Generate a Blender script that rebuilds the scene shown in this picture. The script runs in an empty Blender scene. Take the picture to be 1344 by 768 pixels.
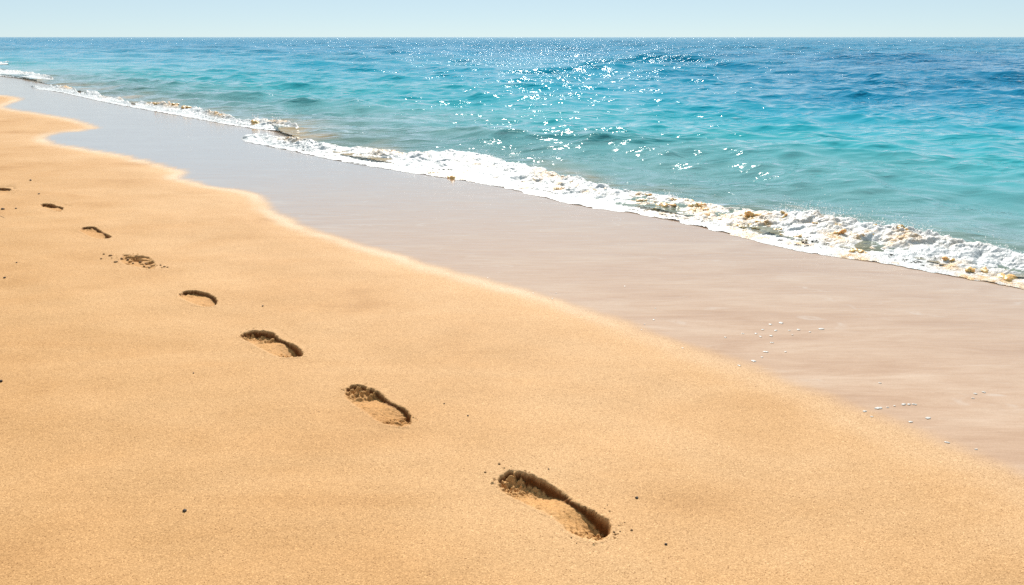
import bpy, bmesh, math, random
import numpy as np
from mathutils import Vector, Matrix

R = math.radians
random.seed(7)
rng = np.random.default_rng(11)
scene = bpy.context.scene
COL = scene.collection

# ------------------------------------------------------------------ camera
H, F, PW, PH = 0.90, 1045.0, 1344.0, 768.0
PITCH = math.atan((PH / 2 - 48.5) / F)
SUN_EL, SUN_AZ = R(41), R(1)

def ground(px, z=0.0):
    """photograph measurements (pixels) -> points of the beach plane"""
    p = np.asarray(px, float)
    a = (p[:, 0] - PW / 2) / F
    b = (PH / 2 - p[:, 1]) / F
    dy = math.cos(PITCH) + b * math.sin(PITCH)
    dz = -math.sin(PITCH) + b * math.cos(PITCH)
    t = (H - z) / -dz
    return np.stack([a * t, dy * t], 1)

cd = bpy.data.cameras.new('camera'); cam = bpy.data.objects.new('camera', cd); COL.objects.link(cam)
cam.location = (0, 0, H); cam.rotation_euler = (math.pi / 2 - PITCH, 0, 0)
cd.sensor_width = 36; cd.lens = 36 * F / PW; cd.clip_start = 0.02; cd.clip_end = 100000
scene.camera = cam

# ------------------------------------------------------------------ noise
_P = rng.permutation(4096); _P = np.concatenate([_P, _P])
_A = rng.uniform(0, 2 * math.pi, 4096); _GX, _GY = np.cos(_A), np.sin(_A)

def perlin(x, y):
    xi, yi = np.floor(x).astype(np.int64), np.floor(y).astype(np.int64)
    xf, yf = x - xi, y - yi
    u, v = xf**3 * (xf * (xf * 6 - 15) + 10), yf**3 * (yf * (yf * 6 - 15) + 10)
    def g(ix, iy, dx, dy):
        h = _P[(_P[ix & 4095] + iy) & 4095]
        return _GX[h] * dx + _GY[h] * dy
    a = g(xi, yi, xf, yf); b = g(xi + 1, yi, xf - 1, yf)
    c = g(xi, yi + 1, xf, yf - 1); d = g(xi + 1, yi + 1, xf - 1, yf - 1)
    return ((a + u * (b - a)) + v * ((c + u * (d - c)) - (a + u * (b - a)))) * 1.5

def fbm(x, y, s, oct=4, seed=0.0, gain=0.5):
    o, a, n = 0, 1.0, 0
    for k in range(oct):
        o = o + a * perlin(x * s + seed * 17.3 + k * 31.7, y * s - seed * 9.1 + k * 13.3)
        n += a; a *= gain; s *= 2.03
    return o / n

def billow(x, y, s, oct=3, seed=0.0, gain=0.5):
    o, a, n = 0, 1.0, 0
    for k in range(oct):
        o = o + a * np.abs(perlin(x * s + seed * 11.3 + k * 21.7, y * s + seed * 7.7 + k * 5.3))
        n += a; a *= gain; s *= 2.1
    return o / n

def sst(a, b, x):
    t = np.clip((x - a) / (b - a), 0, 1)
    return t * t * (3 - 2 * t)

# ------------------------------------------------------------------ curves
def spline(pts, n=8):
    p = np.asarray(pts, float)
    q = np.concatenate([[2 * p[0] - p[1]], p, [2 * p[-1] - p[-2]]])
    out = []
    for i in range(1, len(q) - 2):
        t = np.linspace(0, 1, n, endpoint=False)[:, None]
        a, b, c, d = q[i - 1], q[i], q[i + 1], q[i + 2]
        out.append(0.5 * (2 * b + (c - a) * t + (2 * a - 5 * b + 4 * c - d) * t**2 + (-a + 3 * b - 3 * c + d) * t**3))
    out.append(p[-1:])
    return np.concatenate(out)

def dist_poly(x, y, P, closed=False):
    d = np.full(x.shape, 1e18)
    Q = np.concatenate([P, P[:1]]) if closed else P
    for (ax, ay), (bx, by) in zip(Q[:-1], Q[1:]):
        ex, ey = bx - ax, by - ay
        L = ex * ex + ey * ey + 1e-18
        t = np.clip(((x - ax) * ex + (y - ay) * ey) / L, 0, 1)
        np.minimum(d, (x - ax - t * ex)**2 + (y - ay - t * ey)**2, out=d)
    return np.sqrt(d)

def inside(x, y, P):
    r = np.zeros(x.shape, bool)
    Q = np.concatenate([P, P[:1]])
    for (ax, ay), (bx, by) in zip(Q[:-1], Q[1:]):
        if ay == by: continue
        c = ((ay > y) != (by > y)) & (x < (bx - ax) * (y - ay) / (by - ay) + ax)
        r ^= c
    return r

def sdf(x, y, P):      # negative inside
    d = dist_poly(x, y, P, True)
    return np.where(inside(x, y, P), -d, d)

# edge of the dry sand, near right -> far left
DRY_PX = [(1900, 910), (1600, 752), (1344, 632), (1240, 590), (1100, 531), (1000, 491), (900, 455), (800, 416), (700, 387), (600, 360),
          (500, 329), (430, 309), (385, 291), (358, 275), (345, 262), (322, 252), (270, 243), (238, 233), (243, 226), (215, 218), (160, 204), (100, 194),
          (66, 187), (58, 181), (75, 175), (112, 171), (124, 167), (95, 157), (50, 149), (10, 143), (4, 139), (22, 133), (24, 129), (0, 125), (-60, 121), (-180, 116), (-420, 109)]
dry_line = ground(spline(DRY_PX, 6))
_l = dry_line[-1]
DRY = np.concatenate([dry_line, [[_l[0] - 120, _l[1] + 120], [-3000, 2300], [-3000, -60], [60, -60], [20, 0]]])
# water line (front of the foam), near right -> far left
SEA_PX = [(1800, 490), (1480, 405), (1344, 378), (1250, 362), (1150, 343), (1050, 328), (1000, 317), (900, 293), (830, 279), (760, 269), (700, 255), (640, 242),
          (560, 229), (500, 219), (440, 209), (395, 194), (360, 178), (340, 168), (300, 161), (250, 153), (200, 143), (140, 132), (95, 121), (60, 112), (30, 105), (0, 100), (-80, 91), (-250, 81)]
sea_line = ground(spline(SEA_PX, 6))
_l = sea_line[-1]
SEA = np.concatenate([sea_line, [[_l[0] - 200, _l[1] + 160], [-4000, 4200], [-4000, 40000], [40000, 40000], [40000, -20], [10, -20]]])

def attr_mesh(name, V, Q, mat, attrs=None, smooth=True):
    used = np.zeros(len(V), bool); used[Q.ravel()] = True
    idx = np.cumsum(used) - 1
    V = V[used]; Q = idx[Q]
    me = bpy.data.meshes.new(name)
    n, k = Q.shape
    me.vertices.add(len(V)); me.vertices.foreach_set('co', V.astype(np.float32).ravel())
    me.loops.add(n * k); me.loops.foreach_set('vertex_index', Q.astype(np.int32).ravel())
    me.polygons.add(n); me.polygons.foreach_set('loop_start', np.arange(0, n * k, k, dtype=np.int32))
    me.polygons.foreach_set('use_smooth', np.full(n, smooth))
    me.update(calc_edges=True)
    for a, v in (attrs or {}).items():
        at = me.attributes.new(a, 'FLOAT', 'POINT'); at.data.foreach_set('value', v[used].astype(np.float32))
    me.validate()
    me.materials.append(mat)
    o = bpy.data.objects.new(name, me); COL.objects.link(o)
    return o

def quads(nr, nc):
    i = np.arange(nr * nc).reshape(nr, nc)
    return np.stack([i[:-1, :-1], i[:-1, 1:], i[1:, 1:], i[1:, :-1]], -1).reshape(-1, 4)

def tag(o, label=None, cat=None, group=None, kind=None):
    for k, v in (('label', label), ('category', cat), ('group', group), ('kind', kind)):
        if v: o[k] = v
    return o

# ------------------------------------------------------------------ materials
class NT:
    def __init__(s, name):
        s.m = bpy.data.materials.new(name); s.m.use_nodes = True
        s.t = s.m.node_tree; s.t.nodes.clear()
        s.out = s.t.nodes.new('ShaderNodeOutputMaterial')
    def n(s, typ, ins=None, **kw):
        nd = s.t.nodes.new(typ)
        for k, v in kw.items(): setattr(nd, k, v)
        for k, v in (ins or {}).items(): s.set(nd, k, v)
        return nd
    def set(s, nd, k, v):
        i = nd.inputs[k]
        if isinstance(v, bpy.types.NodeSocket): s.t.links.new(v, i)
        elif isinstance(v, bpy.types.Node): s.t.links.new(v.outputs[0], i)
        else:
            if isinstance(v, tuple) and len(v) == 3 and i.type == 'RGBA': v = v + (1,)
            i.default_value = v
    def math(s, op, a, b=0.0, c=None, clamp=False):
        d = {0: a, 1: b}
        if c is not None: d[2] = c
        return s.n('ShaderNodeMath', d, operation=op, use_clamp=clamp).outputs[0]
    def mix(s, f, a, b, mode='MIX'):
        nd = s.n('ShaderNodeMix', data_type='RGBA', blend_type=mode)
        s.set(nd, 0, f); s.set(nd, 6, a); s.set(nd, 7, b)
        return nd.outputs[2]
    def rng(s, v, a, b, c, d, smooth=True):
        return s.n('ShaderNodeMapRange', {0: v, 1: a, 2: b, 3: c, 4: d}, interpolation_type='SMOOTHSTEP' if smooth else 'LINEAR', clamp=True).outputs[0]
    def attr(s, name): return s.n('ShaderNodeAttribute', attribute_name=name).outputs['Fac']
    def pos(s, scale=None, rot=0.0):
        p = s.n('ShaderNodeNewGeometry').outputs['Position']
        if scale is None: return p
        return s.n('ShaderNodeMapping', {'Vector': p, 'Scale': scale, 'Rotation': (0, 0, rot)}).outputs[0]
    def noise(s, vec, sc, det=2.0, rough=0.5, dist=0.0):
        return s.n('ShaderNodeTexNoise', {'Vector': vec, 'Scale': sc, 'Detail': det, 'Roughness': rough, 'Distortion': dist}).outputs['Fac']
    def ramp(s, f, stops):
        nd = s.n('ShaderNodeValToRGB', {0: f}); cr = nd.color_ramp
        while len(cr.elements) < len(stops): cr.elements.new(0.5)
        for e, (p, c) in zip(cr.elements, stops): e.position = p; e.color = c + (1,)
        return nd.outputs[0]
    def bump(s, h, dist, strength=1.0, normal=None):
        d = {'Height': h, 'Distance': dist, 'Strength': strength}
        if normal is not None: d['Normal'] = normal
        return s.n('ShaderNodeBump', d).outputs[0]
    def done(s, sh): s.set(s.out, 0, sh); return s.m

def sand_material():
    s = NT('beach_sand')
    P = s.pos()
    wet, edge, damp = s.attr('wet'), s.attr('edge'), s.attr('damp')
    big = s.noise(P, 1.3, 4, 0.55)
    wash = s.noise(s.pos((1.0, 2.6, 1.0), 0.5), 0.9, 5, 0.6, 0.8)
    dry = s.ramp(s.rng(s.math('ADD', s.math('MULTIPLY', big, 0.5), s.math('MULTIPLY', wash, 0.5)), 0.25, 0.70, 0, 1),
                 [(0.0, (0.325, 0.167, 0.063)), (0.40, (0.420, 0.236, 0.101)), (1.0, (0.475, 0.288, 0.140))])
    # single grains: pale quartz, ochre and a few dark ones
    vor = s.n('ShaderNodeTexVoronoi', {'Vector': P, 'Scale': 560.0}, feature='F1')
    gr = s.n('ShaderNodeSeparateColor', {0: vor.outputs['Color']}).outputs[0]
    grain = s.ramp(gr, [(0.0, (0.42, 0.33, 0.26)), (0.05, (0.82, 0.78, 0.74)), (0.5, (1.0, 0.99, 0.97)), (0.92, (1.18, 1.19, 1.22)), (1.0, (1.5, 1.53, 1.6))])
    fleck = s.noise(P, 160.0, 3, 0.7)
    dry = s.mix(1.0, dry, grain, 'MULTIPLY')
    dry = s.mix(1.0, dry, s.ramp(fleck, [(0.22, (0.90, 0.87, 0.84)), (0.44, (1, 1, 1)), (0.75, (1.05, 1.06, 1.08))]), 'MULTIPLY')
    dry = s.mix(s.math('MULTIPLY', s.attr('pale'), 0.5), dry, s.mix(1.0, dry, (1.06, 1.15, 1.36), 'MULTIPLY'))
    dry = s.mix(s.attr('cut'), dry, s.mix(1.0, dry, (0.27, 0.17, 0.10), 'MULTIPLY'))  # shade on the prints' far walls, painted into the sand colour
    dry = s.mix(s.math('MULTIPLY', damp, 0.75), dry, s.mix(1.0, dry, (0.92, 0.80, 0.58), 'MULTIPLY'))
    dry = s.mix(s.math('MULTIPLY', edge, 0.9), dry, s.mix(1.0, (0.59, 0.475, 0.36), grain, 'MULTIPLY'))
    # wet: darker, pinker, streaked by the backwash
    st = s.noise(s.pos((1.0, 4.5, 1.0), 0.10), 1.7, 6, 0.66, 0.8)
    st2 = s.noise(s.pos((1.6, 13.0, 1.0), -0.04), 4.0, 5, 0.7, 0.5)
    wcol = s.ramp(st, [(0.25, (0.375, 0.232, 0.148)), (0.5, (0.45, 0.302, 0.207)), (0.75, (0.52, 0.38, 0.28))])
    wcol = s.mix(1.0, wcol, s.ramp(st2, [(0.25, (0.88, 0.86, 0.85)), (0.55, (1, 1, 1)), (0.8, (1.06, 1.06, 1.07))]), 'MULTIPLY')
    wcol = s.mix(0.22, wcol, s.mix(1.0, wcol, grain, 'MULTIPLY'))
    # thin traces of froth that earlier washes left behind
    tr = s.math('ABSOLUTE', s.math('SUBTRACT', s.noise(s.pos((0.8, 1.5, 1.0), 0.75), 1.1, 4, 0.55, 0.4), 0.5))
    tr = s.math('MULTIPLY', s.rng(tr, 0.0, 0.009, 1.0, 0.0), s.rng(s.noise(P, 5.0, 4, 0.7), 0.50, 0.68, 0.0, 0.26))
    wcol = s.mix(tr, wcol, (0.62, 0.58, 0.54))
    # bumps
    h1 = s.math('MULTIPLY', s.noise(P, 330.0, 2, 0.6), 0.0008)
    h2 = s.math('MULTIPLY', s.noise(P, 60.0, 3, 0.6), 0.0010)
    h3 = s.math('MULTIPLY', s.noise(P, 11.0, 3, 0.5), 0.0022)
    hd = s.math('ADD', s.math('ADD', h1, h2), h3)
    hw = s.math('ADD', s.math('MULTIPLY', s.noise(s.pos((1.0, 2.2, 1.0)), 26.0, 3, 0.55), 0.00022), s.math('ADD', s.math('MULTIPLY', st2, 0.0006), s.math('MULTIPLY', st, 0.0012)))
    b = s.n('ShaderNodeBsdfPrincipled', {'Base Color': dry, 'Roughness': 0.72, 'Specular IOR Level': 0.09, 'Normal': s.bump(hd, 1.0)})
    # wet: pale sand seen through a film of water that mirrors the low sky
    wn = s.bump(hw, 1.0)
    wd = s.n('ShaderNodeBsdfDiffuse', {'Color': wcol, 'Normal': wn})
    gl = s.n('ShaderNodeBsdfGlossy', {'Color': (0.97, 0.97, 0.97), 'Roughness': s.rng(st, 0.35, 0.65, 0.13, 0.05), 'Normal': wn})
    fr = s.math('POWER', s.n('ShaderNodeFresnel', {'IOR': 1.33, 'Normal': wn}).outputs[0], 1.4)
    fr = s.math('MULTIPLY', fr, s.rng(st2, 0.3, 0.7, 2.3, 2.9))
    fr = s.math('MINIMUM', fr, 0.74)
    w_ = s.n('ShaderNodeMixShader', {0: fr, 1: wd, 2: gl})
    return s.done(s.n('ShaderNodeMixShader', {0: wet, 1: b, 2: w_}))

def water_material():
    s = NT('sea_water')
    off, sandy, bed = s.attr('offshore'), s.attr('sandy'), s.attr('bed')
    P = s.pos()
    n1 = s.noise(s.pos((0.35, 1.0, 1.0)), 0.55, 4, 0.6, 0.3)
    x = s.math('ADD', s.math('MULTIPLY', s.math('LOGARITHM', s.math('ADD', off, 1.0), 10.0), 0.5), s.math('MULTIPLY', s.math('SUBTRACT', n1, 0.5), 0.22), clamp=True)
    body = s.ramp(x, [(0.0, (0.23, 0.25, 0.19)), (0.15, (0.125, 0.29, 0.295)), (0.30, (0.018, 0.295, 0.345)), (0.48, (0.001, 0.270, 0.39)), (0.72, (0.001, 0.205, 0.36)), (1.0, (0.001, 0.170, 0.31))])
    body = s.mix(bed, body, (0.001, 0.120, 0.285))
    body = s.mix(sandy, body, (0.40, 0.27, 0.13))
    al = s.math('MAXIMUM', s.rng(off, 0.2, 4.0, 0.62, 1.0), sandy)
    def crest(vec, sc, det, dist):       # ridged noise: narrow crests between rounded troughs
        q = s.noise(vec, sc, det, 0.5, dist)
        return s.math('SUBTRACT', 1.0, s.math('POWER', s.math('ABSOLUTE', s.math('MULTIPLY', s.math('SUBTRACT', q, 0.5), 3.2)), 0.8))
    r0 = crest(s.pos((0.55, 1.0, 1.0), -0.1), 2.3, 2.0, 0.5)
    r1 = crest(s.pos((0.6, 1.0, 1.0), 0.15), 6.5, 2.0, 0.5)
    r2 = s.noise(s.pos((0.7, 1.0, 1.0), -0.2), 30.0, 2, 0.6)
    gust = s.rng(s.noise(s.pos((0.5, 1.0, 1.0), 0.1), 1.5, 4, 0.7, 0.3), 0.40, 0.64, 0.55, 1.6)
    gust = s.math('MULTIPLY', gust, s.rng(off, 5.0, 60.0, 0.60, 2.7, False))
    hh = s.math('MULTIPLY', gust, s.math('ADD', s.math('MULTIPLY', r1, 0.0085), s.math('ADD', s.math('MULTIPLY', r2, 0.0020), s.math('MULTIPLY', r0, 0.020))))
    nrm = s.bump(hh, 1.0)
    dif = s.n('ShaderNodeBsdfDiffuse', {'Color': body, 'Normal': nrm})
    tr = s.n('ShaderNodeBsdfTransparent', {'Color': (0.80, 0.93, 0.92)})
    under = s.n('ShaderNodeMixShader', {0: al, 1: tr, 2: dif})
    gl = s.n('ShaderNodeBsdfGlossy', {'Color': (1, 1, 1), 'Roughness': 0.05, 'Normal': nrm})
    fr = s.n('ShaderNodeFresnel', {'IOR': 1.33, 'Normal': nrm}).outputs[0]
    fr = s.math('MULTIPLY', s.math('POWER', fr, 1.3), 1.22, clamp=True)
    return s.done(s.n('ShaderNodeMixShader', {0: fr, 1: under, 2: gl}))

def foam_material():
    s = NT('foam')
    P = s.pos()
    tan = s.attr('tan')
    v1 = s.n('ShaderNodeTexVoronoi', {'Vector': P, 'Scale': 62.0}, feature='SMOOTH_F1').outputs['Distance']
    v2 = s.n('ShaderNodeTexVoronoi', {'Vector': P, 'Scale': 170.0}, feature='F1').outputs['Distance']
    n = s.noise(P, 24.0, 4, 0.65)
    hh = s.math('ADD', s.math('MULTIPLY', v1, -0.004), s.math('ADD', s.math('MULTIPLY', v2, -0.0018), s.math('MULTIPLY', n, 0.007)))
    nrm = s.bump(hh, 1.0)
    t = s.math('MULTIPLY', tan, s.rng(s.noise(P, 20.0, 4, 0.65, 0.4), 0.36, 0.60, 0.25, 1.0), clamp=True)
    col = s.mix(t, (0.55, 0.56, 0.57), s.ramp(s.noise(P, 55.0, 3, 0.6), [(0.35, (0.38, 0.205, 0.07)), (0.6, (0.58, 0.37, 0.165))]))
    b = s.n('ShaderNodeBsdfPrincipled', {'Base Color': col, 'Roughness': 0.45, 'IOR': 1.33, 'Specular IOR Level': 0.4, 'Normal': nrm,
                                         'Subsurface Weight': 0.7, 'Subsurface Scale': 0.02, 'Subsurface Radius': (1.0, 1.0, 1.0)})
    # lace: froth thins out to a net of bubbles round holes
    warp = s.n('ShaderNodeVectorMath', {0: P, 1: s.n('ShaderNodeVectorMath', {0: s.n('ShaderNodeTexNoise', {'Vector': P, 'Scale': 14.0, 'Detail': 3.0}).outputs['Color'], 'Scale': 0.05}, operation='SCALE').outputs[0]}, operation='ADD').outputs[0]
    e1 = s.n('ShaderNodeTexVoronoi', {'Vector': warp, 'Scale': 21.0}, feature='DISTANCE_TO_EDGE').outputs['Distance']
    e2 = s.n('ShaderNodeTexVoronoi', {'Vector': warp, 'Scale': 64.0}, feature='DISTANCE_TO_EDGE').outputs['Distance']
    hole = s.math('MINIMUM', s.math('ADD', e1, 0.0), s.math('ADD', s.math('MULTIPLY', e2, 0.9), 0.12))
    cov = s.math('POWER', s.attr('cover'), 1.6)
    al = s.rng(s.math('SUBTRACT', hole, s.math('MULTIPLY', cov, 0.62)), -0.05, 0.05, 1.0, 0.0)
    return s.done(s.n('ShaderNodeMixShader', {0: al, 1: s.n('ShaderNodeBsdfTransparent'), 2: b}))

def weed_material():
    s = NT('brown_seaweed')
    P = s.pos()
    n = s.noise(P, 45.0, 4, 0.65)
    col = s.ramp(n, [(0.25, (0.28, 0.13, 0.040)), (0.40, (0.60, 0.34, 0.11)), (0.7, (0.76, 0.50, 0.21))])
    b = s.n('ShaderNodeBsdfPrincipled', {'Base Color': col, 'Roughness': 0.40, 'Normal': s.bump(s.noise(P, 90.0, 3), 0.003), 'Subsurface Weight': 0.6, 'Subsurface Scale': 0.02, 'Subsurface Radius': (1.0, 0.6, 0.25)})
    return s.done(b)

def plain(name, col, rough, sc=200.0, bd=0.0015):
    s = NT(name)
    P = s.pos()
    c = s.mix(1.0, col, s.ramp(s.noise(P, sc, 3), [(0.3, (0.6, 0.6, 0.6)), (0.7, (1.3, 1.3, 1.3))]), 'MULTIPLY')
    return s.done(s.n('ShaderNodeBsdfPrincipled', {'Base Color': c, 'Roughness': rough, 'Normal': s.bump(s.noise(P, sc, 3), bd)}))

M_SAND, M_WATER, M_FOAM, M_WEED = sand_material(), water_material(), foam_material(), weed_material()
M_PEB = plain('dark_pebble', (0.035, 0.018, 0.010), 0.7)
M_CLOD = plain('damp_sand_clod', (0.26, 0.145, 0.062), 0.9)
M_FLECK = plain('foam_bubbles', (0.50, 0.47, 0.44), 0.35, 300.0, 0.001)

# ------------------------------------------------------------------ footprints: outlines measured off the photograph
def zpx(pts, sc, ox, oy): return [(ox + a / sc, oy + b / sc) for a, b in pts]
PRINTS = [
 # outline, depth, crumb amount, ramp
 (zpx([(140,215),(170,178),(230,146),(300,142),(400,172),(500,208),(570,248),(640,295),(715,350),(800,405),(885,445),(965,498),(1025,545),(1056,598),(1052,650),(1010,700),(930,722),(850,705),(760,672),(690,625),(640,570),(580,515),(500,475),(420,432),(340,388),(260,352),(190,312),(150,275)], 6.095, 630, 595),
  0, 1.0, (.027, .008, .044), 'large deep shoe print in the sand nearest the camera, crumbled at both ends'),
 (zpx([(125,270),(165,170),(250,128),(370,126),(500,165),(600,205),(690,260),(780,340),(880,385),(985,432),(1065,495),(1092,570),(1110,650),(1060,700),(930,715),(780,692),(640,660),(540,600),(450,530),(350,460),(250,390),(160,330)], 10.975, 440, 495),
  0, 1.1, (.019, .006, .026), 'shoe print with broken toe edge, the next one behind the nearest print'),
 (zpx([(625,478),(668,443),(740,426),(830,428),(920,440),(958,472),(1003,505),(1072,534),(1152,575),(1192,622),(1184,652),(1130,662),(1010,666),(930,642),(860,607),(800,577),(740,542),(660,502)], 6.72, 220, 370),
  0, .8, (.023, .008, .038), 'hourglass shaped shoe print with a deep shadowed heel, third from the front'),
 (zpx([(90,108),(140,80),(220,73),(300,86),(372,110),(428,146),(436,182),(402,208),(310,210),(220,187),(140,152),(100,128)], 6.72, 220, 370),
  0, .3, (.014, .012, .018), 'smooth oval footprint with a thin dark crescent rim, behind the hourglass print'),
 (zpx([(780,595),(830,570),(930,575),(1035,588),(1092,630),(1098,692),(1040,700),(960,682),(880,664),(805,642)], 6.72, 40, 250),
  0, 2.2, (.024, .03, .024), 'crumbled footprint broken into dark clods and pits'),
 (zpx([(420,355),(470,330),(560,327),(605,347),(652,375),(712,410),(692,428),(620,434),(550,418),(480,388)], 6.72, 40, 250),
  0, .4, (.012, .004, .032), 'footprint with a wedge of shadow at its heel, behind the crumbled print'),
 (zpx([(76,125),(120,113),(185,117),(230,135),(290,150),(268,186),(220,184),(150,163),(100,147)], 6.72, 40, 250),
  0, 1.0, (.024, .008, .020), 'small far footprint near the left edge with a dark toe'),
 (zpx([(-150,200),(-60,188),(0,184),(85,186),(160,200),(142,228),(90,243),(0,232),(-80,222),(-140,212)], 10.97, 0, 230),
  0, 1.0, (.022, .012, .024), 'farthest footprint, cut by the left edge of the picture'),
]
CUT = 0.012

def beach_height(x, y, sd, so):
    """sd: signed distance to the dry sand (negative inside), so: distance offshore of the water line"""
    dry = sst(0.02, -0.5, sd)
    z = dry * (0.012 * fbm(x, y, 0.9, 3, 1.0) + 0.0065 * fbm(x, y, 3.6, 2, 2.0)) + 0.012 * sst(0.0, -0.25, sd)
    sea = np.clip(so, 0, None)
    return z - 0.09 * sea + 0.0 * x

def on_beach(px):      # where the sand itself (not the level plane) is met
    z = 0.012
    for _ in range(3):
        g = ground(px, z); c = g.mean(0, keepdims=True)
        z = float(beach_height(c[:, 0], c[:, 1], sdf(c[:, 0], c[:, 1], DRY), np.full(1, -9.0))[0])
    return ground(px, z)
FP = [spline(np.concatenate([g, g[:1]]), 4)[:-1] for g in (on_beach(p[0]) for p in PRINTS)]

def beach_attrs(x, y, sd):
    w = 0.050 + 0.004 * np.hypot(x, y) + 0.05 * sst(2.9, 1.8, np.hypot(x, y))           # soft drying edge
    wob = 0.05 * fbm(x, y, 3.0, 5, 5.0, 0.6)
    s = sd + wob
    wet = sst(-0.35 * w, 0.75 * w, s)
    edge = np.exp(-((s + 0.40 * w) / (0.75 * w))**2) * (0.6 + 0.4 * fbm(x, y, 3.0, 2, 8.0))
    return wet, np.clip(edge, 0, 1) * (0.25 + 0.75 * sst(1.9, 3.4, np.hypot(x, y)))

# beach sheet ---------------------------------------------------------------
r = [0.35]
while r[-1] < 600: r.append(r[-1] * (1.004 if r[-1] < 5.5 else 1.02))
r = np.array(r); az = np.radians(np.arange(-88, 88.01, 0.25))
RR, AA = np.meshgrid(r, az, indexing='ij')
bx, by = (RR * np.sin(AA)).ravel(), (RR * np.cos(AA)).ravel()
sd = sdf(bx, by, DRY)
so = -sdf(bx, by, SEA)
bz = beach_height(bx, by, sd, so)
wet, edge = beach_attrs(bx, by, sd)
near = np.full(bx.shape, 9.0)
for P in FP:
    c, ext = P.mean(0), np.ptp(P, axis=0).max() + 0.15
    m = (np.abs(bx - c[0]) < ext) & (np.abs(by - c[1]) < ext)
    near[m] = np.minimum(near[m], sdf(bx[m], by[m], P))
bz = bz - 0.06 * (near < CUT)
Q = quads(len(r), len(az))
Q = Q[~(near[Q] < CUT).all(1)]
Q = Q[(so[Q] < 9).any(1)]
V = np.stack([bx, by, bz], 1)
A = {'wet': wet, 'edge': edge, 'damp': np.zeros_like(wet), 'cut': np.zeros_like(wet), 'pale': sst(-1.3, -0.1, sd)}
isdry = sd[Q].mean(1) < 0
tag(attr_mesh('dry_sand', V, Q[isdry], M_SAND, A), kind='structure')
tag(attr_mesh('wet_sand', V, Q[~isdry], M_SAND, A), kind='structure')

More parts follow.
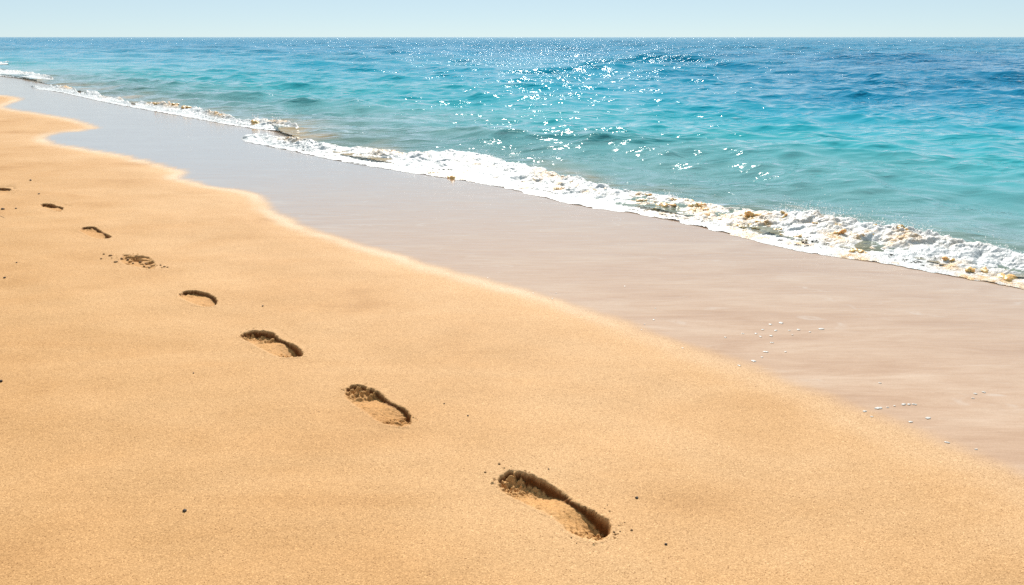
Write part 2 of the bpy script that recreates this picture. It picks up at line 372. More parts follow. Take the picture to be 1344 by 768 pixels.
# each footprint ------------------------------------------------------------
for k, (P, pr) in enumerate(zip(FP, PRINTS)):
    crumb = pr[2]; SKIRT = 0.030 if k < 3 else 0.046
    lo, hi = P.min(0) - 0.055, P.max(0) + 0.055
    st = 0.0016 if k == 0 else 0.0022 if k < 3 else 0.003
    gx, gy = np.arange(lo[0], hi[0], st), np.arange(lo[1], hi[1], st)
    X, Y = np.meshgrid(gx, gy, indexing='xy')
    x, y = X.ravel(), Y.ravel()
    d = sdf(x, y, P) + 0.0048 * fbm(x, y, 60, 3, k + 3.0) + 0.0014 * crumb * fbm(x, y, 140, 2, k + 4.0)
    ins = (d < 0).reshape(X.shape)
    ylo = np.where(ins.any(0), np.where(ins, Y, 9e9).min(0), 0); yhi = np.where(ins.any(0), np.where(ins, Y, -9e9).max(0), 1)
    rel = np.clip((Y - ylo) / np.maximum(yhi - ylo, 0.01), 0, 1).ravel()
    c = P.mean(0); _, _, vt = np.linalg.svd(P - c); ax = vt[0] * np.sign(vt[0][0])
    t = ((x - c[0]) * ax[0] + (y - c[1]) * ax[1]); tm = np.abs((P - c) @ ax).max(); t = t / tm     # -1 far-left end .. 1 near-right end
    db, dw, dh = pr[3]
    tw = 0.10
    D = np.where(t < tw, dw + (db - dw) * sst(tw, -0.45, t), dw + (dh - dw) * sst(tw - 0.05, 0.80, t))
    fl = D * (0.22 + 0.78 * sst(0.0, 0.80, rel))
    if k in (0, 1, 2):      # sand left standing between the toes and at the heel
        for tc, tw_ in (((-.90, .035), (.93, .03)), ((-.86, .035), (-.70, .03), (-.52, .03), (.80, .04), (.92, .03)), ((-.92, .04), (-.30, .03)))[k]:
            br = np.exp(-((t - tc + 0.10 * (rel - 0.8)) / tw_)**2) * (0.65 + 0.5 * fbm(x, y, 60, 2, k + 21.0))
            fl = fl * (1 - np.clip(0.95 * br, 0, 0.95))
    rough = crumb * (0.15 + 1.3 * sst(0.35, 0.8, np.abs(t)))
    lump = np.clip(billow(x, y, 60, 2, k + 1.0) * 1.9 - 0.28, -0.25, 1)
    fl = fl - rough * 0.011 * lump + rough * 0.012 * sst(0.25, 0.5, fbm(x, y, 95, 2, k + 9.0)) - 0.0025 * fbm(x, y, 30, 3, k + 2.0)
    wall = sst(0.0, -0.007, d)
    z = -np.maximum(fl, 0.0010) * wall
    if crumb > 1.5:      # a print that collapsed: clods stand up to the surface again
        keep = sst(-0.05, 0.30, fbm(x, y, 22, 2, 31.0))
        z = z * (0.10 + 0.90 * keep)
    rimd = np.clip(d, 0, None)
    rim = np.exp(-((rimd - 0.004) / 0.006)**2) * (d > 0)
    z = z + rim * (0.0008 + 0.0015 * fbm(x, y, 45, 2, k + 6.0))
    fade = sst(SKIRT * 0.85, 0.010, d)
    ce = sst(0.45, 0.8, np.abs(t)) * (d > 0.001) * fade
    z = z + sst(0.30, 0.55, fbm(x, y, 120, 2, k + 12.0)) * 0.004 * crumb * ce * sst(0.0, 0.3, fbm(x, y, 25, 2, k + 13.0))
    z = z - sst(0.36, 0.52, fbm(x, y, 105, 2, k + 15.0)) * 0.009 * min(crumb, 1.3) * ce * sst(-0.1, 0.25, fbm(x, y, 22, 2, k + 16.0))
    zl = z / np.maximum(D, .004)
    s_d, s_o = sdf(x, y, DRY), np.full(x.shape, -9.0)
    z = z + beach_height(x, y, s_d, s_o) + 0.0003 * sst(SKIRT, SKIRT * 0.6, d) - 0.0005 * sst(SKIRT * 0.92, SKIRT, d)
    w_, e_ = beach_attrs(x, y, s_d)
    Q = quads(len(gy), len(gx)); Q = Q[(d[Q] < SKIRT).all(1)]
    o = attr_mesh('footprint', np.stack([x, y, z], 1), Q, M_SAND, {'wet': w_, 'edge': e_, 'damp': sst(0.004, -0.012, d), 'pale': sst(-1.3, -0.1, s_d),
        'cut': sst(0.001, -0.003, d) * sst(-0.010, -0.006, d) * sst(0.55, 0.80, rel) * sst(-0.05, -0.35, zl) * (crumb < 1.5)})  # mask for the painted shade: far wall only, floor left out
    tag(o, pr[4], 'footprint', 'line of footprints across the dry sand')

# ------------------------------------------------------------------ sea
r = [1.6]
while r[-1] < 40000:
    q = r[-1]; r.append(q * (1.0042 if q < 24 else 1.008 if q < 260 else 1.06))
r = np.array(r); az = np.radians(np.arange(-66, 66.01, 0.125))
RR, AA = np.meshgrid(r, az, indexing='ij')
sx, sy, rr = (RR * np.sin(AA)).ravel(), (RR * np.cos(AA)).ravel(), RR.ravel()
so = -sdf(sx, sy, SEA)
Q = quads(len(r), len(az)); Q = Q[(so[Q] > 0.10).all(1)]
sp = rr * np.where(rr < 24, 0.0042, np.where(rr < 260, 0.008, 0.06))
wz, dx, dy = np.zeros_like(sx), np.zeros_like(sx), np.zeros_like(sx)
gust = 0.75 + 0.55 * fbm(sx, sy, 0.28, 3, 21.0)
NW = 64
calm = 0.74 + 0.26 * sst(6.0, 26.0, rr)
longw = 0.35 + 0.65 * sst(2.0, 18.0, so)
for i in range(NW):
    lam = 0.16 * (9.0 / 0.16)**((i + rng.uniform(0, 1)) / NW)
    spread = 1.15 if lam < 1 else 0.7
    th = -math.pi / 2 - 0.22 + rng.normal(0, spread * 0.55)
    kx, ky = math.cos(th), math.sin(th); kk = 2 * math.pi / lam
    slope = (0.066 if lam < 2.0 else 0.066 * (2.0 / lam)**0.5) * 1.0
    a = slope / kk * sst(2.2, 4.5, lam / sp)
    warp = 0.35 * lam * perlin(sx / (lam * 2.6) + i * 3.1, sy / (lam * 2.6) - i * 1.7)
    ph = kk * (kx * sx + ky * sy + warp) + rng.uniform(0, 6.28)
    a = a * (1.0 if lam < 1.5 else longw) * calm; wz += a * np.cos(ph) * gust; dx -= a * kx * np.sin(ph) * 0.9 * gust; dy -= a * ky * np.sin(ph) * 0.9 * gust
# a few low swells that the photograph shows
for (p0, p1, hh, wd) in (((1120, 168), (1420, 160), .05, .34), ((1010, 300), (1330, 305), .02, .18), ((1090, 238), (1230, 236), .022, .18), ((560, 178), (660, 181), .015, .2), ((480, 172), (545, 175), .02, .2), ((860, 165), (960, 168), .02, .25)):
    L = ground([p0, p1]); d = dist_poly(sx, sy, spline(L, 2))
    mid, ln = L.mean(0), np.hypot(*(L[1] - L[0])) * 0.5
    wz += hh * np.exp(-(d / wd)**2) * sst(1.25, 0.3, np.hypot(sx - mid[0], sy - mid[1]) / ln) 
shore = sst(0.1, 1.6, so)
for d0, hh, wd, sd_ in ((0.75, .030, .16, 61), (1.9, .034, .26, 62), (3.9, .045, .42, 63)):     # low swells coming in along the shore
    q = so + 0.5 * fbm(sx, sy, 0.5, 3, sd_) - d0
    wz += hh * np.exp(-np.where(q < 0, q / wd, q / (1.9 * wd))**2) * sst(-0.12, 0.28, fbm(sx, sy, 0.7, 2, sd_ + 5.0)) * sst(30, 12, rr)
wz = wz * (0.55 + 0.45 * shore) + 0.012 * sst(1.0, 0.2, so)
V = np.stack([sx + dx * shore, sy + dy * shore, wz], 1)
bedc = ground([(1180, 98)])[0]
bn = fbm(sx, sy, 0.09, 3, 41.0)
ang = np.degrees(AA.ravel())
bed = sst(6, 26, ang + 10 * bn) * sst(9, 15, rr + 4 * bn) * sst(70, 28, rr + 9 * bn) * 0.55
sandy = 0.85 * sst(1.1, 0.25, so + 0.5 * fbm(sx, sy, 1.6, 3, 44.0)) * sst(-0.15, 0.25, fbm(sx, sy, 1.1, 3, 43.0))
tag(attr_mesh('sea', V, Q, M_WATER, {'offshore': np.clip(so, 0, 200), 'bed': bed, 'sandy': sandy}), kind='structure')

# ------------------------------------------------------------------ breaking waves
def arclen_resample(P, n):
    d = np.concatenate([[0], np.cumsum(np.hypot(*np.diff(P, axis=0).T))]); t = np.linspace(0, d[-1], n)
    return np.stack([np.interp(t, d, P[:, 0]), np.interp(t, d, P[:, 1])], 1)

class Wave: pass
def wave(front_px, back_px, nu, nv, crest, seed, label, lift=0.04, tanny=1.0, fine=1.0, backlim=(0.92, 0.3), stain=()):
    w = Wave()
    # sample evenly in the measured line so that spacing grows with distance
    Fp = arclen_resample(spline(front_px, 10), nu); Bp = arclen_resample(spline(back_px, 10), nu)
    Fg, Bg = ground(Fp), ground(Bp, lift)
    v = np.linspace(0, 1, nv)[None, :]
    X = Fg[:, :1] + (Bg[:, :1] - Fg[:, :1]) * v; Y = Fg[:, 1:] + (Bg[:, 1:] - Fg[:, 1:]) * v
    u = np.linspace(0, 1, nu)[:, None] + 0 * v; vv = v + 0 * u
    x, y, u, vv = X.ravel(), Y.ravel(), u.ravel(), vv.ravel()
    wid = np.repeat(np.hypot(*(Bg - Fg).T), nv)
    ev = sst(0.0, 0.03, u) * sst(1.0, 0.97, u)
    hc = crest * np.clip(0.75 + 0.9 * fbm(x, y, 1.1, 3, seed), 0.25, 1.5)
    prof = 0.07 * sst(0.0, 0.06, vv) + 0.35 * sst(0.10, 0.45, vv) + 0.58 * sst(0.40, 0.78, vv)
    lim = np.clip(backlim[0] + backlim[1] * fbm(x * 0 + np.repeat(np.cumsum(np.r_[0, np.hypot(*np.diff(Fg, axis=0).T)]), nv), x * 0, 1.6, 4, seed + 14), 0.3, 1.0)
    back = sst(lim, lim - 0.14, vv)
    z = hc * prof
    b1 = billow(x, y, 7.5, 2, seed + 1) ; b2 = billow(x, y, 19, 2, seed + 2); b3 = billow(x, y, 52, 2, seed + 3)
    amp = (0.16 * sst(0.0, 0.08, vv) + 0.84 * sst(0.10, 0.50, vv)) * (0.5 + 0.9 * np.clip(0.5 + fbm(x, y, 2.2, 2, seed + 5), 0, 1.2))
    z = z + amp * fine * (0.034 * (b1 - 0.25) + 0.013 * (b2 - 0.25) + 0.005 * (b3 - 0.25) + 0.020 * fbm(5.0 * x + 2.0 * y, 16.0 * y - 5.0 * x, 1.0, 4, seed + 17))
    fr = fbm(x, y, 9, 4, seed + 7)
    z = np.maximum(z, 0.0035) * back * ev - 0.030 * (1 - back * ev)
    z = z * sst(-0.01, 0.07, vv) + 0.0005
    jx, jy = fbm(x, y, 14, 2, seed + 8) * 0.016 * fine, fbm(x, y, 14, 2, seed + 9) * 0.016 * fine
    V = np.stack([x + jx, y + jy, z], 1)
    # ragged lace at the front edge and towards the sea
    lace = fbm(x, y, 16, 4, seed + 10)
    keep = (vv > 0.07 * np.clip(0.2 + 1.2 * fr, 0, 1)) & (vv < lim + 0.05)
    thin = sst(-0.15, 0.25, fbm(x, y, 2.6, 3, seed + 15))
    cov = 1 - 0.50 * sst(0.05, 0.13, vv) * sst(0.50, 0.28, vv) * thin - 0.85 * sst(lim - 0.30, lim + 0.02, vv) + 0.25 * lace
    Qd = quads(nu, nv); Qd = Qd[keep[Qd].all(1)]
    tanv = 0.9 * tanny * sst(0.35, 0.80, vv) * sst(-0.12, 0.28, fbm(x, y, 1.3, 3, seed + 12))
    for bx_, by_, br_ in stain:
        tanv = np.maximum(tanv, np.exp(-((x - bx_)**2 + (y - by_)**2) / (br_ * br_)))
    root = bpy.data.objects.new('breaking_wave', None); COL.objects.link(root)
    c = np.array([x.mean(), y.mean()]); root.location = (c[0], c[1], 0)
    V[:, :2] -= c
    o = attr_mesh('foam', V, Qd, M_FOAM, {'tan': tanv, 'cover': np.clip(cov, 0, 1)}); o.parent = root
    tag(root, label, 'wave', 'waves breaking on the wet sand')
    w.root, w.c, w.Z, w.F, w.B, w.nu, w.nv = root, c, z.reshape(nu, nv), Fg, Bg, nu, nv
    w.Fp, w.Bp = Fp, Bp
    def at(uu, vq):
        i, j = int(np.clip(uu, 0, 1) * (nu - 1)), int(np.clip(vq, 0, 1) * (nv - 1))
        p = Fg[i] + (Bg[i] - Fg[i]) * vq
        return p[0], p[1], w.Z[i, j]
    w.at = at
    return w

BIG = [(1318, 361, 26, 'big dark brown seaweed roll in the foam at the right edge of the picture', 0), (1275, 353, 13, 'upright brown seaweed tuft just left of the big dark roll', 1), (1293, 352, 13, 'slanted tan seaweed tuft between the upright tuft and the big dark roll', 2),
       (1247, 339, 13, 'lone orange-brown seaweed scrap on smooth white foam above the dark roll', 3), (1186, 313, 15, 'amber seaweed patch sunk in sandy water behind the foam crest', 4),
       (1134, 331, 13, 'yellow-brown seaweed knot low in the foam left of the smooth white swell', 5), (1119, 326, 14, 'paler seaweed knot beside the yellow-brown knot low in the foam', 6), (1098, 308, 16, 'dark reddish-brown seaweed strip under the foam crest below the tallest splash', 1),
       (983, 281, 24, 'largest golden seaweed mound in the middle of the brown-dotted foam', 0), (975, 299, 15, 'brown seaweed pair at the front of the foam below the golden mound', 4),
       (1049, 311, 11, 'round orange seaweed knob in the foam right of the golden mound', 3), (928, 276, 17, 'flat dark golden seaweed clump left of the golden mound', 6), (875, 268, 22, 'dark shaded seaweed clump at the left end of the brown-dotted foam', 5),
       (915, 269, 20, 'long brown seaweed clump just right of the dark shaded one', 2), (846, 262, 9, 'single brown seaweed scrap on the white foam left of the dark shaded clump', 3), (735, 243, 9, 'lone brown seaweed leaf in the foam left of the white bump', 6),
       (592, 233, 17, 'flat brown seaweed strip on the front lip of the broad wave', 2), (569, 227, 11, 'small brown seaweed tuft left of the flat strip on the front lip', 1)]
STAIN = [(*ground([(px, py)], 0.04)[0], sp_ * 1.5 * float(np.hypot(*ground([(px, py)], 0.04)[0])) / F) for px, py, sp_, _, _ in BIG]
for _ in range(120):
    px = rng.uniform(835, 1010) if rng.uniform() < .6 else rng.uniform(560, 1190)
    g_ = ground([(px, np.interp(px, [560, 700, 900, 1010, 1190], [212, 233, 268, 290, 325]) + rng.normal(0, 7))], 0.04)[0]
    STAIN.append((g_[0], g_[1], rng.uniform(3, 10) * float(np.hypot(*g_)) / F))
WA = wave([(1480, 407), (1344, 381), (1250, 364), (1150, 346), (1050, 331), (1000, 319), (900, 295), (830, 281), (760, 271), (700, 257), (640, 243), (560, 231), (500, 221), (440, 211), (380, 198), (330, 188), (293, 180)],
          [(1500, 352), (1344, 322), (1210, 301), (1100, 286), (1000, 264), (900, 250), (800, 237), (740, 225), (640, 203), (560, 197), (480, 190), (400, 182), (360, 176), (340, 173), (320, 175), (300, 178)],
          1500, 150, 0.064, 3.0, 'broad white foaming wave breaking along the wet sand from the right edge', stain=STAIN)
WB = wave([(398, 176), (370, 172), (340, 170), (300, 164), (250, 155), (200, 146), (140, 135), (100, 126), (70, 120), (42, 117)],
          [(400, 165), (380, 160), (340, 156), (285, 148), (250, 139), (190, 131), (150, 124), (100, 115), (60, 109), (30, 108)],
          700, 60, 0.075, 13.0, 'second white breaking wave with brown crest, left of and beyond the broad one', 0.05, 1.3, 0.8, (0.72, 0.75))
WC = wave([(75, 107), (50, 105), (20, 102), (0, 100), (-60, 95), (-160, 88)],
          [(75, 104), (62, 99), (30, 93), (0, 90), (-60, 87), (-160, 82)],
          260, 40, 0.08, 23.0, 'small far white breaker at the left edge, beyond the brown crested wave', 0.05, 0.4, 1.0)
WD = wave([(16, 83.5), (0, 85), (-40, 84), (-120, 80)], [(15, 82), (0, 80.5), (-40, 79), (-120, 76)],
          120, 24, 0.10, 33.0, 'thin farthest white breaker at the left edge of the picture, above the others', 0.05, 0.2, 1.0)

# spray thrown up along the crests (a part of each wave)
ico = bmesh.new(); bmesh.ops.create_icosphere(ico, subdivisions=1, radius=1.0)
IV = np.array([v.co[:] for v in ico.verts]); IF = np.array([[v.index for v in f.verts] for f in ico.faces]); ico.free()
def blobs(name, pts, mat, parent, c, jit=0.25):
    Vs, Fs, n = [], [], 0
    for (x, y, z, sx_, sy_, sz_) in pts:
        v = IV * (1 + jit * rng.normal(0, 0.6, (len(IV), 1))) * np.array([sx_, sy_, sz_])
        a, b = rng.uniform(0, 6.28), rng.normal(0, 0.4)
        ca, sa = math.cos(a), math.sin(a)
        v = np.stack([v[:, 0] * ca - v[:, 1] * sa, v[:, 0] * sa + v[:, 1] * ca, v[:, 2]], 1)
        v[:, 0] += b * v[:, 2]
        Vs.append(v + np.array([x - c[0], y - c[1], z])); Fs.append(IF + n); n += len(IV)
    V = np.concatenate(Vs)
    o = attr_mesh(name, V, np.concatenate(Fs), mat, {'tan': np.zeros(len(V)), 'cover': np.ones(len(V))}); o.parent = parent
    return o
def spray(w, spots, n, sc, spread=0.012):
    pts = []
    for i in range(n):
        uu, vq, hgt = spots[rng.integers(len(spots))] if rng.uniform() < 0.75 else (rng.uniform(0.03, 0.97), rng.uniform(0.3, 0.9), 0.022)
        uu += rng.normal(0, spread); vq = min(0.93, vq + rng.normal(0, 0.05))
        x, y, z = w.at(uu, vq)
        e = min(rng.exponential(0.33), 1.4) * hgt
        s = sc * rng.uniform(0.35, 1.0) * (1 - 0.35 * min(e / hgt, 1))
        pts.append((x + rng.normal(0, 0.012), y + rng.normal(0, 0.012), z + e, s, s, s * rng.uniform(0.9, 1.8)))
    o = blobs('spray', pts, M_FOAM, w.root, w.c)
    o['kind'] = 'stuff'
sA = []
n_u = lambda px: float(np.argmin(np.abs(WA.Bp[:, 0] - px))) / (WA.nu - 1)
for px, hgt in ((1330, .04), (1295, .07), (1240, .04), (1212, .07), (1175, .05), (1150, .085), (1120, .06), (1100, .075), (1075, .06), (1048, .09), (1030, .06), (960, .05), (880, .05), (800, .04), (750, .06), (690, .04), (640, .04), (560, .03)):
    sA.append((n_u(px), 0.82, hgt))
spray(WA, sA, 2600, 0.0025)
spray(WB, [(0.1, .8, .05), (0.18, .8, .05), (0.3, .8, .05), (0.5, .8, .05), (0.7, .8, .05)], 260, 0.007)

# ------------------------------------------------------------------ brown seaweed tumbled in the foam
def weed_mesh(seed):
    rg = np.random.default_rng(seed)
    bm = bmesh.new()
    for k in range(rg.integers(4, 8)):
        t = bmesh.ops.create_uvsphere(bm, u_segments=14, v_segments=9, radius=1.0)
        L, W, T = rg.uniform(0.4, 0.85), rg.uniform(0.30, 0.48), rg.uniform(0.22, 0.36)
        ph, bend, tilt = rg.normal(0, 0.55), rg.uniform(-0.45, 0.15), rg.normal(0, 0.35)
        off = Vector((rg.normal(0, 0.5), rg.normal(0, 0.28), rg.uniform(-0.1, 0.22)))
        fr = rg.uniform(0, 6, 6)
        for v in t['verts']:
            x, y, z = v.co
            q = 1 + 0.18 * math.sin(3.1 * x + fr[0]) + 0.14 * math.sin(6.3 * y + 4.1 * x + fr[1]) + 0.10 * math.sin(9 * x + 7 * z + fr[2])
            x, y, z = x * L, y * W * q, z * T * q
            z += bend * x * x; y += 0.35 * math.sin(2.2 * x + fr[3]) * 0.4
            x, z = x * math.cos(tilt) - z * math.sin(tilt), x * math.sin(tilt) + z * math.cos(tilt)
            v.co = Vector((x * math.cos(ph) - y * math.sin(ph), x * math.sin(ph) + y * math.cos(ph), z)) + off
    for f in bm.faces: f.smooth = True
    me = bpy.data.meshes.new('seaweed_clump'); bm.to_mesh(me); bm.free(); me.materials.append(M_WEED)
    return me
WEED = [weed_mesh(40 + i) for i in range(7)]
def clump(x, y, z, s, label, mesh=None, rot=None):
    o = bpy.data.objects.new('seaweed_clump', WEED[mesh if mesh is not None else rng.integers(len(WEED))]); COL.objects.link(o)
    o.location = (x, y, z); o.scale = (s, s, s * rng.uniform(0.7, 1.0)); o.rotation_euler = (rng.normal(0, .2), rng.normal(0, .2), rot if rot is not None else rng.normal(0, .6))
    tag(o, label, 'seaweed', 'clumps of brown seaweed in the surf')
def invert(w, px, py):
    """the point of a wave seen at a measured pixel (lift of the foam included, two passes)"""
    z = 0.03
    for _ in range(3):
        g = ground([(px, py)], z)[0]
        i = np.argmin(np.hypot(*((w.F + (w.B - w.F) * 0.5) - g).T))
        d = w.B[i] - w.F[i]
        best = None
        for j in range(max(0, i - 90), min(w.nu, i + 90)):
            dd = w.B[j] - w.F[j]; L = dd @ dd
            t = np.clip((g - w.F[j]) @ dd / L, 0, 1); e = np.hypot(*(w.F[j] + dd * t - g))
            if best is None or e < best[0]: best = (e, j, t)
        _, j, t = best
        z = w.Z[j, int(t * (w.nv - 1))]
    return g[0], g[1], z, math.hypot(g[0], g[1])
for px, py, sp_, lab, mi in BIG:
    x, y, z, d = invert(WA, px, py)
    clump(x, y, z - sp_ * d / F * 0.10, sp_ * d / F * 0.55, lab, mi)
AREA = [  # px range, count, size, label
    (825, 1020, 52, (4, 12), 'small golden-brown seaweed bit in the brown-dotted foam of the broad wave'),
    (1010, 1180, 22, (3, 9), 'small brown seaweed bit in the foam below the splashing crest'),
    (640, 840, 14, (3, 7), 'tiny brown seaweed bit on the white foam left of the brown-dotted stretch'),
    (440, 640, 5, (2, 5), 'tiny brown seaweed bit on the far white foam of the broad wave'),
    (1200, 1344, 4, (3, 6), 'small brown seaweed bit in the foam near the right edge')]
for a, b, n, (s0, s1), lab in AREA:
    for i in range(n):
        px = rng.uniform(a, b); j = int(np.argmin(np.abs(WA.Fp[:, 0] - px))); vq = rng.uniform(0.25, 0.72)
        x, y, z = WA.at(j / (WA.nu - 1), vq); d = math.hypot(x, y)
        clump(x, y, z - 0.2 * 0.5 * (s0 + s1) * d / F, rng.uniform(s0, s1) * d / F * 0.55, lab)
for px, py, s_, lab in ((337, 163, 13, 'dark brown seaweed heap at the near end of the second wave'), (247, 143, 11, 'dark brown seaweed heap in the middle of the second wave, right of two paler ones'), (228, 141, 8, 'brown seaweed heap just left of the darkest one on the second wave'),
                        (206, 139, 6, 'small brown seaweed heap, third from the right on the second wave crest'), (262, 143, 7, 'flat brown seaweed streak right of the darkest heap on the second wave'), (362, 161, 8, 'thin brown seaweed streak behind the near end of the second wave'),
                        (110, 112, 8, 'far brown seaweed streak on the second wave crest'), (150, 124, 8, 'far brown seaweed streak right of the farthest one')):
    x, y, z, d = invert(WB, px, py)
    clump(x, y, z, s_ * d / F * 0.62, lab)

# ------------------------------------------------------------------ little things on the sand
def stone_mesh(name, mat, seed):
    rg = np.random.default_rng(seed); bm = bmesh.new(); bmesh.ops.create_icosphere(bm, subdivisions=2, radius=1.0)
    f = rg.uniform(0, 6, 6)
    for v in bm.verts:
        x, y, z = v.co
        q = 1 + 0.22 * math.sin(2.3 * x + f[0]) + 0.18 * math.sin(3.7 * y + f[1]) + 0.15 * math.sin(4.9 * z + 2 * x + f[2]) + 0.08 * math.sin(9 * x - 7 * y + f[3])
        v.co = Vector((x * 1.15, y, z * 0.75)) * q
    for fa in bm.faces: fa.smooth = True
    me = bpy.data.meshes.new(name); bm.to_mesh(me); bm.free(); me.materials.append(mat); return me
PEB = [stone_mesh('pebble', M_PEB, 60 + i) for i in range(4)]
CLOD = [stone_mesh('sand_clod', M_CLOD, 70 + i) for i in range(4)]
def on_sand(name, meshes, px, py, rad, label, cat, group):
    g = on_beach([(px, py)]); sd_ = sdf(g[:, 0], g[:, 1], DRY)
    z = float(beach_height(g[:, 0], g[:, 1], sd_, np.full(1, -9.0))[0])
    d = math.hypot(g[0][0], g[0][1]); s = rad * 0.82 * math.hypot(d, H) / F
    o = bpy.data.objects.new(name, meshes[rng.integers(len(meshes))]); COL.objects.link(o)
    o.location = (g[0][0], g[0][1], z + s * 0.35); o.scale = (s, s, s); o.rotation_euler = (0, 0, rng.uniform(0, 6))
    tag(o, label, cat, group)
for px, py, rad, lab in ((242, 671, 2.6, 'dark pebble alone on the sand at the lower left'), (874, 715, 2.0, 'tiny dark pebble on the sand below and right of the nearest shoe print'), (836, 654, 2.2, 'dark pebble just right of the nearest shoe print'),
                         (1, 501, 2.2, 'dark pebble on the sand at the left edge'), (40, 237, 1.3, 'tiny reddish pebble on the far sand above the far footprints'), (51, 255, 1.2, 'tiny dark pebble left of the small far footprint and above it'),
                         (21, 274, 1.2, 'tiny dark pebble below the farthest footprint'), (4, 275, 1.9, 'flat dark pebble at the left edge below the farthest footprint'), (345, 402, 1.3, 'tiny dark pebble right of the oval crescent footprint'),
                         (6, 365, 1.5, 'tiny bluish dark pebble at the left edge level with the crumbled footprint'), (583, 530, 1.2, 'tiny dark pebble right of the second nearest print'), (614, 546, 1.3, 'tiny brown pebble between the two nearest prints'),
                         (254, 490, 1.0, 'speck of dark stone below and left of the hourglass print'), (22, 345, 1.0, 'speck of dark stone left of the crumbled footprint'), (720, 616, 1.0, 'speck of dark stone above the nearest shoe print')):
    on_sand('pebble', PEB, px, py, rad, lab, 'pebble', 'pebbles scattered on the dry sand')
for px, py, rad, lab in [(655, 609, 2.0, 'damp brown sand clod just above the toe of the nearest shoe print'), (637, 620, 1.6, 'damp brown sand clod left of the toe of the nearest shoe print')] + \
        [(a, b, c, 'small damp sand clod thrown beside the heel of the nearest shoe print') for a, b, c in ((806, 699, 1.7), (814, 698, 1.4), (829, 696, 1.9), (794, 668, 1.1), (800, 671, 1.2), (797, 663, 1.0), (820, 686, 1.0), (812, 690, 1.1), (750, 706, 1.3), (757, 713, 1.0))] + \
        [(a, b, c, 'small brown sand clod left of the crumbled footprint') for a, b, c in ((136, 334, 1.4), (145, 336, 1.9), (133, 340, 1.2), (152, 344.5, 2.2), (147, 339, 1.1))] + \
        [(a, b, c, 'small brown sand clod right of the crumbled footprint') for a, b, c in ((211, 348.5, 1.3), (216, 350.5, 1.9), (220, 351, 1.3), (213, 351.5, 1.1))] + \
        [(a, b, c, 'brown sand clod lying inside the crumbled footprint') for a, b, c in ((160, 340, 1.6), (168, 341, 1.6), (184, 344.5, 1.8), (192, 346.5, 1.6), (175, 346, 1.5), (196, 352, 1.6), (189, 350, 1.4))]:
    on_sand('sand_clod', CLOD, px, py, rad, lab, 'sand clod', 'clods of damp sand beside the prints')
# a dry weed stalk at the left edge
g = ground(spline([(-14, 283), (0, 285.5), (4, 287), (8, 288.5)], 6), 0.006)
bm = bmesh.new()
prev = None
for i, (x, y) in enumerate(g):
    rad = 0.005 * (1 - 0.6 * i / len(g))
    ring = [bm.verts.new((x + rad * 0.6 * math.cos(a), y + rad * math.cos(a + 1.2) * 0.3, 0.012 + rad * math.sin(a))) for a in np.linspace(0, 2 * math.pi, 7)[:-1]]
    if prev:
        for k in range(6): bm.faces.new((prev[k], prev[(k + 1) % 6], ring[(k + 1) % 6], ring[k]))
    prev = ring
me = bpy.data.meshes.new('twig'); bm.to_mesh(me); bm.free(); me.materials.append(M_PEB)
o = bpy.data.objects.new('twig', me); COL.objects.link(o); tag(o, 'thin dark twig lying on the sand at the left edge', 'twig')

# foam flecks left on the wet sand
def fleck_mesh(seed):
    rg = np.random.default_rng(seed); bm = bmesh.new(); bmesh.ops.create_uvsphere(bm, u_segments=16, v_segments=8, radius=1.0)
    f = rg.uniform(0, 6, 4)
    for v in bm.verts:
        a = math.atan2(v.co.y, v.co.x); q = 1 + 0.25 * math.sin(2 * a + f[0]) + 0.16 * math.sin(5 * a + f[1]) + 0.1 * math.sin(9 * a + f[2])
        v.co = Vector((v.co.x * q, v.co.y * q * 0.75, v.co.z * 0.09))
    for fa in bm.faces: fa.smooth = True
    me = bpy.data.meshes.new('foam_fleck'); bm.to_mesh(me); bm.free(); me.materials.append(M_FLECK); return me
FLK = [fleck_mesh(80 + i) for i in range(5)]
def fleck(px, py, rad, label):
    g = ground([(px, py)])[0]; d = math.hypot(*g); s = rad * 0.82 * math.hypot(d, H) / F
    o = bpy.data.objects.new('foam_fleck', FLK[rng.integers(5)]); COL.objects.link(o)
    o.location = (g[0], g[1], 0.001); o.scale = (s, s, s); o.rotation_euler = (0, 0, rng.normal(0, .4)); tag(o, label, 'foam fleck', 'white foam flecks left on the wet sand')
for px, py, rad in ((1025, 424, 4), (1011, 426, 3), (1001, 433, 2.5), (1018, 434, 3), (1036, 434, 2), (1048, 433, 3), (1078, 432, 4), (992, 438, 2.5), (975, 438, 2), (998, 442, 2.5), (1012, 441, 3), (1013, 450, 2.5), (1005, 462, 3.5), (989, 474, 4), (1000, 469, 2), (970, 480, 2.5), (1031, 462, 2), (952, 443, 2), (1063, 436, 2), (1040, 440, 1.6)):
    fleck(px, py, rad, 'white foam fleck on the wet sand in the upper scatter, below the broad wave')
for px, py, rad in ((1153, 536, 5), (1186, 531, 3.5), (1193, 531, 3), (1200, 531, 3), (1218, 549, 4), (1195, 554, 3), (1135, 540, 3), (1144, 547, 2), (1280, 517, 2.5), (1291, 515, 2.5), (1277, 523, 1.8), (1243, 581, 3), (1281, 590, 2), (1155, 503, 2), (1165, 535, 1.8), (1174, 533, 1.8)):
    fleck(px, py, rad, 'white foam fleck on the wet sand in the lower right scatter beside the dry edge')
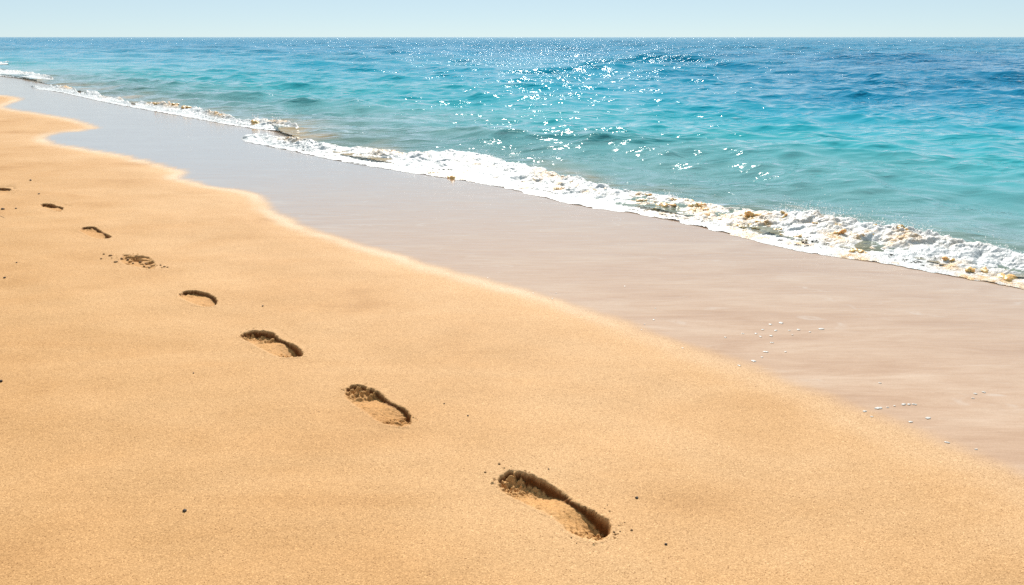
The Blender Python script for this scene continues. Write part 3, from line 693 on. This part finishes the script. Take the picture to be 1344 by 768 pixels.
for px, py, rad in ((896, 457, 1.5), (860, 405, 1.5), (858, 420, 1.8), (846, 426, 1.3), (820, 376, 1.6), (725, 392, 1.3), (640, 365, 1.2), (700, 385, 1.2), (730, 385, 1.2), (842, 433, 1.2)):
    fleck(px, py, rad, 'tiny white foam fleck on the wet sand near the middle of the dry sand edge')

# ------------------------------------------------------------------ light, sky
w = bpy.data.worlds.new('World'); scene.world = w; w.use_nodes = True
nt = w.node_tree; nt.nodes.clear()
sk = nt.nodes.new('ShaderNodeTexSky'); sk.sky_type = 'NISHITA'; sk.sun_disc = False
sk.sun_elevation = SUN_EL; sk.sun_rotation = SUN_AZ; sk.altitude = 5000; sk.air_density = 1.0; sk.dust_density = 1.6; sk.ozone_density = 2.6
bg = nt.nodes.new('ShaderNodeBackground'); bg.inputs[1].default_value = 0.057
wo = nt.nodes.new('ShaderNodeOutputWorld'); hz = nt.nodes.new('ShaderNodeMix'); hz.data_type = 'RGBA'; hz.inputs[0].default_value = 0.64      # thin high haze over the whole sky
hz.inputs[7].default_value = (7.6, 9.45, 9.8, 1); nt.links.new(sk.outputs[0], hz.inputs[6]); nt.links.new(hz.outputs[2], bg.inputs[0]); nt.links.new(bg.outputs[0], wo.inputs[0])
sl = bpy.data.lights.new('sun', 'SUN'); sl.energy = 4.6; sl.angle = R(0.53); sl.color = (1.0, 0.95, 0.87)
so_ = bpy.data.objects.new('sun', sl); COL.objects.link(so_)
dirv = Vector((math.sin(SUN_AZ) * math.cos(SUN_EL), math.cos(SUN_AZ) * math.cos(SUN_EL), math.sin(SUN_EL)))
so_.rotation_euler = dirv.to_track_quat('Z', 'Y').to_euler(); so_.location = dirv * 30
vs = scene.view_settings; vs.view_transform = 'Standard'; vs.look = 'None'; vs.gamma = 1; vs.use_curve_mapping = False; vs.exposure = 0.62
scene.render.engine = 'CYCLES'
scene.cycles.use_denoising = False
scene.cycles.max_bounces = 6; scene.cycles.transparent_max_bounces = 8
scene.cycles.sample_clamp_indirect = 2.0; scene.cycles.sample_clamp_direct = 16.0
scene.cycles.caustics_reflective = False; scene.cycles.caustics_refractive = False
